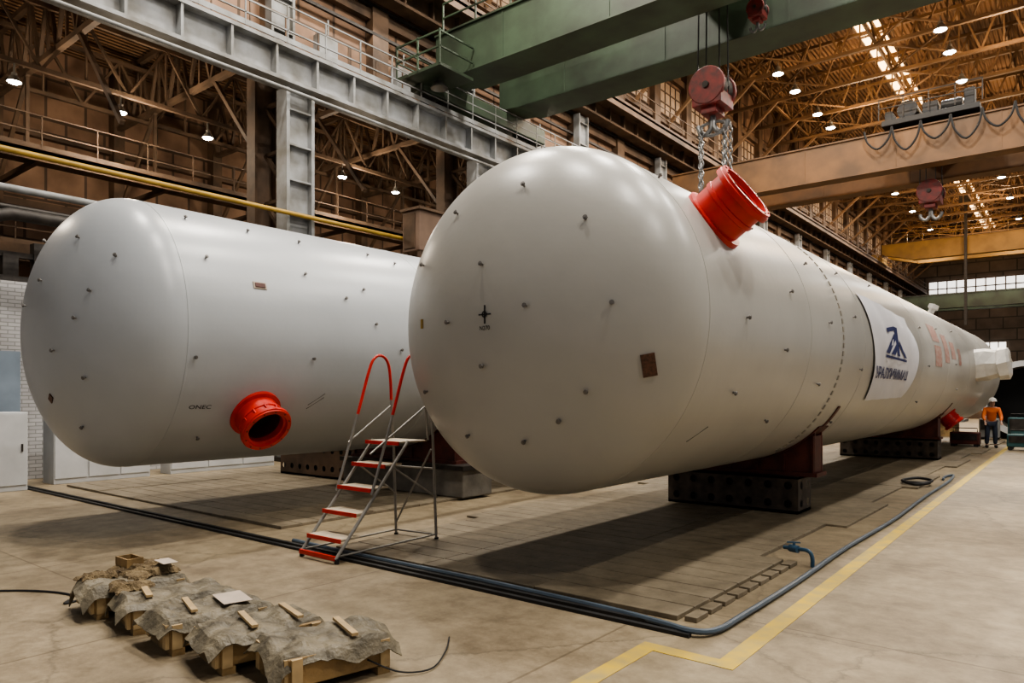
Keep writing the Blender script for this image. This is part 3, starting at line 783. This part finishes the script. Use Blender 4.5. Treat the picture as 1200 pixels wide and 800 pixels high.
# ------------------------------------------------------------------ crates
def crate(cx,cy,rot,w,d,h,seed,label):
    rnd=random.Random(seed)
    e=thing('wooden_crate',label,'crate',(cx,cy,0),'small wooden crates')
    part('box',MB().b2((cx-w/2,cy-d/2,.05),(cx+w/2,cy+d/2,h)),'wood',e,bevel=.006)
    for sx in(-1,1):
        for yy in(-d/2+.05,d/2-.05): part('batten',MB().box((cx+sx*(w/2+.012),cy+yy,.05+(h-.05)/2),(.024,.07,h-.05)),'woodlight',e)
    for xx in(-w/2+.04,w/2-.04): part('batten',MB().box((cx+xx,cy-(d/2+.012),.05+(h-.05)/2),(.07,.024,h-.05)),'woodlight',e)
    part('board_gap',MB().box((cx,cy-d/2-.003,h*.55),(w-.16,.006,.012)),'black',e)
    for s in(-1,1): part('skid',MB().box((cx,cy+s*(d/2-.06),.025),(w+.04,.09,.05)),'wood',e)
    e.rotation_euler[2]=rot
    t=thing('tarpaulin_sheet','stiff creased olive-tan tarpaulin sheet lying over a wooden crate','tarpaulin',(cx,cy,h),'crate covers')
    W=w+.09;D=d+.19;n=30;m=42;vs=[];fs=[]
    so=Vector((seed*3.7,seed*1.3,0))
    for j in range(m+1):
        for i in range(n+1):
            x=(i/n-.5)*W;y=(j/m-.5)*D
            ex=max(0,abs(x)-w/2+.01);ey=max(0,abs(y)-d/2)
            q=Vector((x*3.4,y*4.0,0))+so
            cre=.048*abs(mnoise.noise(q))+.014*abs(math.sin(y*14+seed+x*3))**3+.016*abs(mnoise.noise(q*3.2))
            z=h+.010+cre
            sd=1.0+1.2*mnoise.noise(Vector((x*3.0,y*3.0,5))+so)
            z-=max(0,(ex*1.3+ey)*sd)
            vs.append((cx+x+.012*math.sin(y*8+seed),cy+y+.022*math.sin(x*7+seed*2),z))
    for j in range(m):
        for i in range(n): fs.append((j*(n+1)+i,j*(n+1)+i+1,(j+1)*(n+1)+i+1,(j+1)*(n+1)+i))
    o=part('cloth',MB().add(vs,fs),'tarp',t,False)
    sm=o.modifiers.new('solid','SOLIDIFY');sm.thickness=.008
    t.rotation_euler[2]=rot+rnd.uniform(-.06,.06)
    return e
CR=[(-4.10,3.08,-.22,.52,.72,.235,1),(-4.76,3.0,-.2,.48,.74,.225,2),(-5.40,2.96,-.16,.48,.74,.225,3),(-6.06,3.0,-.22,.48,.74,.215,4),(-6.76,2.98,-.15,.52,.74,.235,5)]
for i,(cx,cy,r,w,d,h,s) in enumerate(CR):
    crate(cx,cy,r,w,d,h,s,'small pine crate with battens under a creased cover on the floor')
def strip(x,y,z,l,w,rot,mt,name,label,cat,th=.02,group=None):
    o=solo(name,MB().b2((-l/2,-w/2,0),(l/2,w/2,th)),mt,label,cat,(0,0,0),group);o.location=(x,y,z);o.rotation_euler[2]=rot;return o
lb='pale wooden batten lying on a covered crate'
strip(-4.06,3.22,.28,.42,.045,-.35,'woodlight','wooden_batten',lb,'batten',group='loose battens')
strip(-4.70,3.22,.27,.40,.045,-.25,'woodlight','wooden_batten',lb,'batten',group='loose battens')
strip(-4.76,2.90,.27,.40,.045,-.3,'woodlight','wooden_batten',lb,'batten',group='loose battens')
strip(-5.44,2.82,.27,.40,.045,-.3,'woodlight','wooden_batten',lb,'batten',group='loose battens')
strip(-6.1,2.80,.26,.32,.05,-.3,'woodlight','wooden_batten',lb,'batten',group='loose battens')
strip(-5.36,3.13,.28,.34,.22,-.25,'paper','paper_sheet','pale pinkish paper sheet lying on a covered crate','paper',.004)
strip(-6.68,3.24,.36,.24,.13,-.1,'paper','paper_sheet','pale paper sheet on top of the crumpled covers','paper',.004)
def bundle(x,y,z,w,d,hh,seed):
    so=Vector((seed*2.1,seed,3));n=20;vs=[];fs=[]
    for j in range(n+1):
        for i in range(n+1):
            a=(i/n-.5);c=(j/n-.5);q=Vector((a*w*7,c*d*7,0))+so
            edge=max(0,1-(max(abs(a),abs(c))*2)**6)
            vs.append((a*w+.05*mnoise.noise(q*1.7),c*d+.05*mnoise.noise(q*1.9),hh*edge*(.45+1.1*abs(mnoise.noise(q)))+.04*abs(mnoise.noise(q*3))))
    for j in range(n):
        for i in range(n): fs.append((j*(n+1)+i,j*(n+1)+i+1,(j+1)*(n+1)+i+1,(j+1)*(n+1)+i))
    o=solo('crumpled_cover',MB().add(vs,fs),'burlap','crumpled brown sacking folded on top of a crate','cover',(0,0,0),'crumpled covers');o.location=(x,y,z)
    sm=o.modifiers.new('solid','SOLIDIFY');sm.thickness=.01
bundle(-6.85,3.12,.255,.5,.46,.09,1);bundle(-6.45,2.82,.235,.28,.32,.07,2);bundle(-6.95,2.75,.25,.26,.26,.08,6)
e=thing('wooden_box','small pale wooden box on top of the crumpled sacking','box',(-7.0,3.05,.31))
for a,c in(((-7.12,2.98,.31),(-6.88,2.995,.39)),((-7.12,3.115,.31),(-6.88,3.13,.39)),((-7.12,2.995,.31),(-7.105,3.115,.39)),((-6.895,2.995,.31),(-6.88,3.115,.39)),((-7.12,2.98,.30),(-6.88,3.13,.31))):
    part('side_board',MB().b2(a,c),'wood',e)
strap=smooth_path([(-3.80,3.2,.12),(-3.65,3.35,.03),(-3.55,3.55,.015),(-3.7,3.85,.02),(-3.9,4.1,.015)])
solo('strap',MB().tube(strap,.006,6),'black','thin dark packing strap curling on the floor','strap',(-3.8,3.5,0),smooth=True)

# ------------------------------------------------------------------ cranes
def crane(name,label,ys_,z0,z1,mt,x0=-18.0,x1=20,w=.7,taper=1.5,th=.5):
    e=thing(name,label,'overhead crane',(0,ys_[0],z0))
    for y in ys_:
        vs=[]
        P=[(x0,z1-th),(x0,z1),(x1,z1),(x1,z1-th),(x1-taper,z0),(x0+taper,z0)]
        for dy in(-w/2,w/2):
            for x,z in P: vs.append((x,y+dy,z))
        fs=[(0,1,2,3,4,5),(11,10,9,8,7,6)]+[(i,6+i,6+(i+1)%6,(i+1)%6) for i in range(6)]
        b=MB().add(vs,fs)
        b.b2((x0,y-w/2-.08,z1),(x1,y+w/2+.08,z1+.06)).b2((x0+taper,y-w/2-.08,z0-.05),(x1-taper,y+w/2+.08,z0))
        x=x0+3
        while x<x1-2: b.b2((x,y-w/2-.02,z0),(x+.06,y+w/2+.02,z1));x+=4
        part('bridge_girder',b,mt,e)
        part('trolley_rail',MB().b2((x0+.4,y-.04,z1+.06),(x1,y+.04,z1+.2)),'darksteel',e)
    return e
def endtruck(e,ya,yb,z,mt,x=-18):
    part('end_truck',MB().b2((x-.3,ya,z),(x+.35,yb,z+.6)),mt,e,bevel=.04)
    for y in(ya+.5,ya+1.3,yb-.5,yb-1.3): part('wheel',MB().cyl((x-.12,y,z+.05),(x+.12,y,z+.05),.3,n=20),'darksteel',e,True)
def rail_x(e,x0,x1,y,z,mt,h=1.0):
    b=MB();x=x0
    while x<=x1: b.box((x,y,z+h/2),(.05,.05,h));x+=1.5
    for zz in(h,h*.5): b.box(((x0+x1)/2,y,z+zz),(x1-x0,.05,.05))
    part('handrail',b,mt,e)
g=crane('overhead_crane','dark green double-girder overhead travelling crane spanning the hall',(18.9,22.4),12.85,14.4,'green',w=1.3,taper=1.0,th=1.45)
endtruck(g,17.3,24.3,12.2,'green')
rail_x(g,-17.6,20,18.2,14.45,'green')
b=MB().b2((-18.2,16.6,12.4),(-16.2,18.2,12.5))
for x in(-18.2,-17.2,-16.2): b.box((x,16.6,13),(.05,.05,1.1))
for z in(13.0,13.5): b.box((-17.2,16.6,z),(2,.05,.05)).box((-16.2,17.4,z),(.05,1.6,.05)).box((-18.2,17.4,z),(.05,1.6,.05))
part('service_platform',b,'green',g)
part('flood_lamp',MB().rev([(0,.3),(.2,.15),(.25,.001)],(-17.0,17.4,12.1),(0,0,1),16).cyl((-17,17.4,12.3),(-17,17.4,12.45),.03,n=6),'lamp',g,True)
def trolley(e,x,y,z,mt,w=3.4):
    part('trolley',MB().b2((x-1.2,y-w/2,z+.1),(x+1.2,y+w/2,z+.35)).b2((x-.9,y-w/2+.3,z+.35),(x-.3,y,z+1)).b2((x+.1,y-w/2+.3,z+.35),(x+.8,y-.2,z+.8)).cyl((x-.1,y-1,z+.75),(x-.1,y+1.2,z+.75),.35,n=16),mt,e,bevel=.02)
trolley(g,-8.85,20.7,14.55,'green',4.6)
def hookblock(x,y,z,r,ztop,mt,label,twin=True):
    e=thing('crane_hook_block',label,'crane hook',(x,y,z))
    body=MB().cyl((x,y-.42*r/.5,z),(x,y-.30*r/.5,z),r*.92,n=28).cyl((x,y+.30*r/.5,z),(x,y+.42*r/.5,z),r*.92,n=28)
    body.b2((x-r*.75,y-.40*r/.5,z-r*.95),(x+r*.75,y+.40*r/.5,z-r*.1))
    body.b2((x-r*.40,y-.28*r/.5,z-r*1.3),(x+r*.40,y+.28*r/.5,z-r*.9))
    part('block_housing',body,mt,e,True,bevel=.02)
    part('sheave',MB().cyl((x,y-.28*r/.5,z),(x,y-.04*r/.5,z),r*.82,n=28).cyl((x,y+.04*r/.5,z),(x,y+.28*r/.5,z),r*.82,n=28).cyl((x,y-.47*r/.5,z),(x,y+.47*r/.5,z),r*.16,n=12),'darksteel',e,True)
    for s in((-1,1) if twin else(1,)):
        pts=[(x,y,z-r*1.2),(x+s*r*.06,y,z-r*1.6),(x+s*r*.1,y,z-r*1.9),(x+s*r*.35,y,z-r*2.15),(x+s*r*.65,y,z-r*2.0),(x+s*r*.78,y,z-r*1.65)]
        part('hook',MB().tube(smooth_path(pts,5),r*.13,8),'chain',e,True,label='forged steel hook')
    for dx in(-.8,-.35,.35,.8):
        part('hoist_rope',MB().cyl((x+dx*r,y,z),(x+dx*r*.9,y,ztop),.022,n=6),'rope',e)
    return e
hookblock(-8.85,20.7,11.0,.60,14.66,'hookred','large dark red crane hook block hanging on steel ropes')
hookblock(-7.5,20.7,12.95,.28,14.66,'hookred','small dark red auxiliary hook block under the crane')
def chain(x,y,z0,z1):
    b=MB();z=z0;i=0
    while z>z1:
        pts=[]
        for k in range(10):
            a=2*math.pi*k/10;u=math.cos(a)*.055;w=math.sin(a)*.1
            pts.append((x+(u if i%2 else 0),y+(0 if i%2 else u),z-.08+w))
        b.tube(pts,.02,6,closed=True);z-=.15;i+=1
    return b
e=thing('chain_sling','heavy steel chain slings hanging in loops from the crane hook','chain sling',(-8.85,20.7,8))
for dx,dy in((-.42,.05),(-.3,-.1),(.3,.1),(.42,-.05),(.5,.12)):
    part('chain',chain(-8.85+dx,20.7+dy,9.95,7.3+abs(dx)),'chain',e,True)
part('master_link',MB().tube([(-8.85+.45*math.cos(a*math.pi/8),20.7,9.85+.2*math.sin(a*math.pi/8)) for a in range(16)],.05,8,closed=True),'chain',e,True)
o=crane('overhead_crane','dirty orange-brown double-girder overhead crane with festoon cables',(37,40.2),12.2,13.85,'orange',taper=3,th=.9)
endtruck(o,36,41.2,12.2,'orange')
x=-5.6;y=38.6;z=14.0
tb=MB().b2((x-1.9,y-2.2,z+.1),(x+1.9,y+2.2,z+.35)).cyl((x-.9,y-1.9,z+.75),(x-.9,y+1.2,z+.75),.42,n=20).b2((x-.3,y-1.9,z+.35),(x+.3,y-.9,z+.9)).cyl((x+.4,y-1.5,z+.65),(x+1.2,y-1.5,z+.65),.28,n=16).b2((x+1.3,y-2,z+.35),(x+1.7,y-1.4,z+1.1)).b2((x-1.8,y-2,z+.35),(x-1.5,y-1,z+.8)).cyl((x+.2,y-.2,z+.7),(x+1.5,y-.2,z+.7),.33,n=16)
part('trolley',tb,'black',o,bevel=.02)
rail=MB()
for xx in(-7.6,-6.6,-5.6,-4.6,-3.6): rail.box((xx,36.35,14.85),(.04,.04,.95))
rail.box((-5.6,36.35,15.3),(4,.04,.04)).box((-5.6,36.35,14.9),(4,.04,.04))
part('trolley_handrail',rail,'darksteel',o)
for i in range(6):
    x=-8.2+i*1.15;dd=.9+.25*(i%2)
    part('festoon_cable',MB().tube(smooth_path([(x,36.3,14.0),(x+.15,36.3,14-dd*.6),(x+.57,36.3,14-dd),(x+1.0,36.3,14-dd*.6),(x+1.15,36.3,14.0)],5),.05,6),'black',o,True)
hookblock(-5.85,38.6,11.3,.58,14.1,'hookred','dark red crane hook block with twin steel hook')
yc=crane('overhead_crane','yellow overhead crane high at the far end of the hall',(88,91),16.4,18.2,'yellowcrane',taper=3,th=1.0)
endtruck(yc,86,93,16.45,'yellowcrane',-18.4)
rail_x(yc,-17,20,87.5,18.25,'yellowcrane',1.1)
part('mast',MB().b2((-10.2,87,9),(-9.95,87.25,22)).b2((-10.6,86.8,21.5),(-9.6,87.5,22.3)),'darksteel',yc)
gc=crane('overhead_crane','dark green overhead crane far down the hall',(97,100),11.9,13.4,'green',taper=3,th=.8)
endtruck(gc,95,102,12.2,'green')
# ------------------------------------------------------------------ far shop-floor objects
X=-2.15
e=thing('steel_shell_ring','large open rolled steel shell section lying in a cradle','shell section',(X,37,0))
part('shell',MB().rev([(0,1.45),(3,1.45),(3,1.37),(0,1.37)],(X,37,1.72),(0,1,0),48,closed=True),'concrete',e,True)
part('flange_ring',MB().rev([(-.15,1.6),(0,1.6),(0,1.36),(-.15,1.36)],(X,37,1.72),(0,1,0),48,closed=True),'cab',e,True)
part('dark_shell_disc',MB().rev([(2.2,1.38),(2.2,.01)],(X,37,1.72),(0,1,0),48),'black',e)  # black disc added for the dark inside of the open shell
for yy in(37.5,39): part('cradle',MB().b2((X-1.1,yy,0),(X+1.1,yy+.5,.4)),'darksteel',e)
def machine(x,y,mt,label,w=.9,h=.55):
    e=thing('welding_machine',label,'welding machine',(x,y,0))
    part('housing',MB().b2((x-w/2,y-.3,.12),(x+w/2,y+.3,h)),mt,e,bevel=.03)
    part('control_panel',MB().b2((x-w/2+.06,y-.32,h*.5),(x+w/2-.06,y-.3,h-.05)),'darksteel',e)
    part('handle',MB().tube([(x-w/2+.08,y,h),(x-w/2+.08,y,h+.14),(x+w/2-.08,y,h+.14),(x+w/2-.08,y,h)],.018,6),'darksteel',e)
    for sx in(-1,1):
        for sy in(-1,1): part('wheel',MB().cyl((x+sx*(w/2-.1),y+sy*.25-.03,.08),(x+sx*(w/2-.1),y+sy*.25+.03,.08),.08,n=12),'black',e)
machine(-3.55,30.6,'darkred','dark red wheeled welding machine on the shop floor')
machine(-1.85,30.0,'teal','dark teal wheeled welding machine beside the worker',.8)
machine(-2.1,34.4,'teal','tall dark teal wheeled machine behind the worker',.9,1.0)
machine(-3.3,35.9,'whitesteel','grey wheeled machine near the vessel end',.7,.9)
e=thing('steel_plate_stack','stack of grey steel cover plates on timber','steel plates',(-5.0,37.8,0))
part('plate',MB().box((-5.0,37.8,.75),(1.3,1.6,.12)),'whitesteel',e);part('plate',MB().box((-5.0,37.8,.86),(1.1,1.4,.1)),'whitesteel',e)
part('support_timber',MB().b2((-5.5,37.1,0),(-4.7,38.5,.69)),'wood',e)
for i,(x,y,w,hh,mt) in enumerate(((-10,60,3,2.2,'darksteel'),(-6,68,4,3,'brownsteel'),(-13,75,3,3.5,'whitesteel'),(-4,80,4,3.4,'darksteel'),(-9,90,5,4,'brownsteel'),(-2,95,4,4.5,'teal'),(-4,55,2.4,1.6,'teal'))):
    e=thing('machine_tool','large workshop machine tool standing far down the hall','machine',(x,y,0),'far machine tools')
    part('bed',MB().b2((x-w/2,y-1,0),(x+w/2,y+1,hh*.3)),mt,e,bevel=.05)
    part('upright',MB().b2((x-w/2+.2,y-.7,hh*.3),(x-w/2+1,y+.7,hh)),mt,e,bevel=.05)
    part('upright',MB().b2((x+w/2-.9,y-.7,hh*.3),(x+w/2-.3,y+.7,hh*.85)),mt,e,bevel=.05)
    part('cross_beam',MB().b2((x-w/2,y-.8,hh*.78),(x+w/2,y-.3,hh)),'whitesteel',e,bevel=.05)

# ------------------------------------------------------------------ worker
def worker(x,y,rot,lean,helmet,label,arm):
    e=thing('person',label,'person',(x,y,0))
    def skin_mesh(name,verts,edges,radii,mt,lvl=2,label=None):
        me=bpy.data.meshes.new(name);me.from_pydata(verts,edges,[]);me.update()
        me.materials.append(M[mt])
        o=bpy.data.objects.new(name,me);COL.objects.link(o)
        sk=o.modifiers.new('skin','SKIN');sk.use_smooth_shade=True
        if not me.skin_vertices: me.skin_vertices.new()
        for i,r in enumerate(radii): me.skin_vertices[0].data[i].radius=(r,r*(.8 if r>.1 else 1))
        me.skin_vertices[0].data[0].use_root=True
        sb=o.modifiers.new('sub','SUBSURF');sb.levels=lvl;sb.render_levels=lvl
        o.parent=e
        if label:o['label']=label
        ORG[o.name]=Vector((x,y,0));return o
    def ln(z,f=0):
        k=max(0,z-.95);return (0,-math.sin(lean)*k-f,.95+math.cos(lean)*k if z>.95 else z)
    v=[];ed=[];ra=[]
    def V(p,r,par=None):
        v.append(p);ra.append(r)
        if par is not None: ed.append((par,len(v)-1))
        return len(v)-1
    pel=V(ln(.95),.15);wa=V(ln(1.12),.135,pel);ch=V(ln(1.32),.16,wa);sh=V(ln(1.43),.12,ch);nk=V(ln(1.5),.055,sh);hd=V(ln(1.58,.01),.085,nk);ht=V(ln(1.68,.01),.085,hd);V(ln(1.73,.005),.06,ht)
    for s in(-1,1):
        hp=V((s*.1,0,.9),.095,pel);kn=V((s*.12,-.04,.5),.065,hp);an=V((s*.13,.02,.1),.042,kn);V((s*.14,-.14,.04),.04,an)
        so=ln(1.41);a=V((s*.2,so[1],so[2]),.062,sh)
        el=V((s*.27,so[1]-.1*arm,so[2]-.28),.045,a);wr=V((s*.24,so[1]-.1*arm-.22*arm,so[2]-.28-.25*(1-.5*arm)),.03,el)
        w=v[wr];d=Vector((0,-arm,-1+.5*arm)).normalized()
        pm=V(tuple(Vector(w)+d*.07),.032,wr)
        for k in range(4):
            f1=V(tuple(Vector(w)+d*(.12)+Vector(((k-1.5)*.02,0,0))),.0095,pm)
            V(tuple(Vector(w)+d*(.15+.01*(k%3))+Vector(((k-1.5)*.02,-.015,-.01))),.008,f1)
        V(tuple(Vector(w)+d*.07+Vector((-s*.05,-.03,0))),.01,pm)
    skin_mesh('body',v,ed,ra,'skin')
    v=[];ed=[];ra=[]
    pel=V(ln(.9),.165);wa=V(ln(1.12),.16,pel);ch=V(ln(1.32),.185,wa);sh=V(ln(1.42),.14,ch);V(ln(1.48),.08,sh)
    for s in(-1,1):
        so=ln(1.41);a=V((s*.2,so[1],so[2]),.08,sh);el=V((s*.27,so[1]-.1*arm,so[2]-.28),.062,a);V((s*.24,so[1]-.3*arm,so[2]-.28-.21*(1-.5*arm)),.046,el)
    skin_mesh('jacket',v,ed,ra,'vest',label='orange work jacket')
    v=[];ed=[];ra=[]
    pel=V((0,0,.93),.16)
    for s in(-1,1):
        hp=V((s*.1,0,.86),.115,pel);kn=V((s*.12,-.04,.5),.085,hp);V((s*.13,.01,.12),.07,kn)
    skin_mesh('trousers',v,ed,ra,'trouser',label='dark work trousers')
    hc=ln(1.7);hx,hy,hz=x+hc[0],y+hc[1]-.01,hc[2]
    part('helmet',MB().rev([(0,.155),(.01,.125),(.06,.12),(.11,.085),(.14,.03),(.145,.001)],(hx,hy,hz),(0,0,1),20),helmet,e,True)
    f=ln(1.62);fy=y+f[1]-.095
    part('nose',MB().ell((x,fy,f[2]),(.012,.02,.022),8,6),'skin',e,True)
    part('mouth',MB().ell((x,fy+.006,f[2]-.045),(.025,.008,.007),8,6),'darkred',e,True)
    for s in(-1,1):
        part('eye',MB().ell((x+s*.03,fy+.01,f[2]+.03),(.012,.008,.008),8,6),'mark',e,True)
        part('boot',MB().ell((x+s*.14,y-.08,.05),(.055,.14,.055),12,8),'black',e,True)
    e.rotation_euler[2]=rot
worker(-2.8,30.9,.25,.35,'helmet','person in orange work jacket and white helmet, leaning over equipment',.7)

# ------------------------------------------------------------------ world + camera
W=bpy.data.worlds.new('world');SC.world=W;W.use_nodes=True
W.node_tree.nodes['Background'].inputs[0].default_value=(.95,.96,1,1);W.node_tree.nodes['Background'].inputs[1].default_value=.33
cam=bpy.data.cameras.new('camera');co=bpy.data.objects.new('camera',cam);COL.objects.link(co)
cam.sensor_width=36;cam.lens=850/1200*36;cam.shift_y=62/1200;cam.clip_end=400;cam.clip_start=.05
co.location=(0,0,1.9);co.rotation_euler=(math.radians(90),0,math.radians(38.62))
SC.camera=co
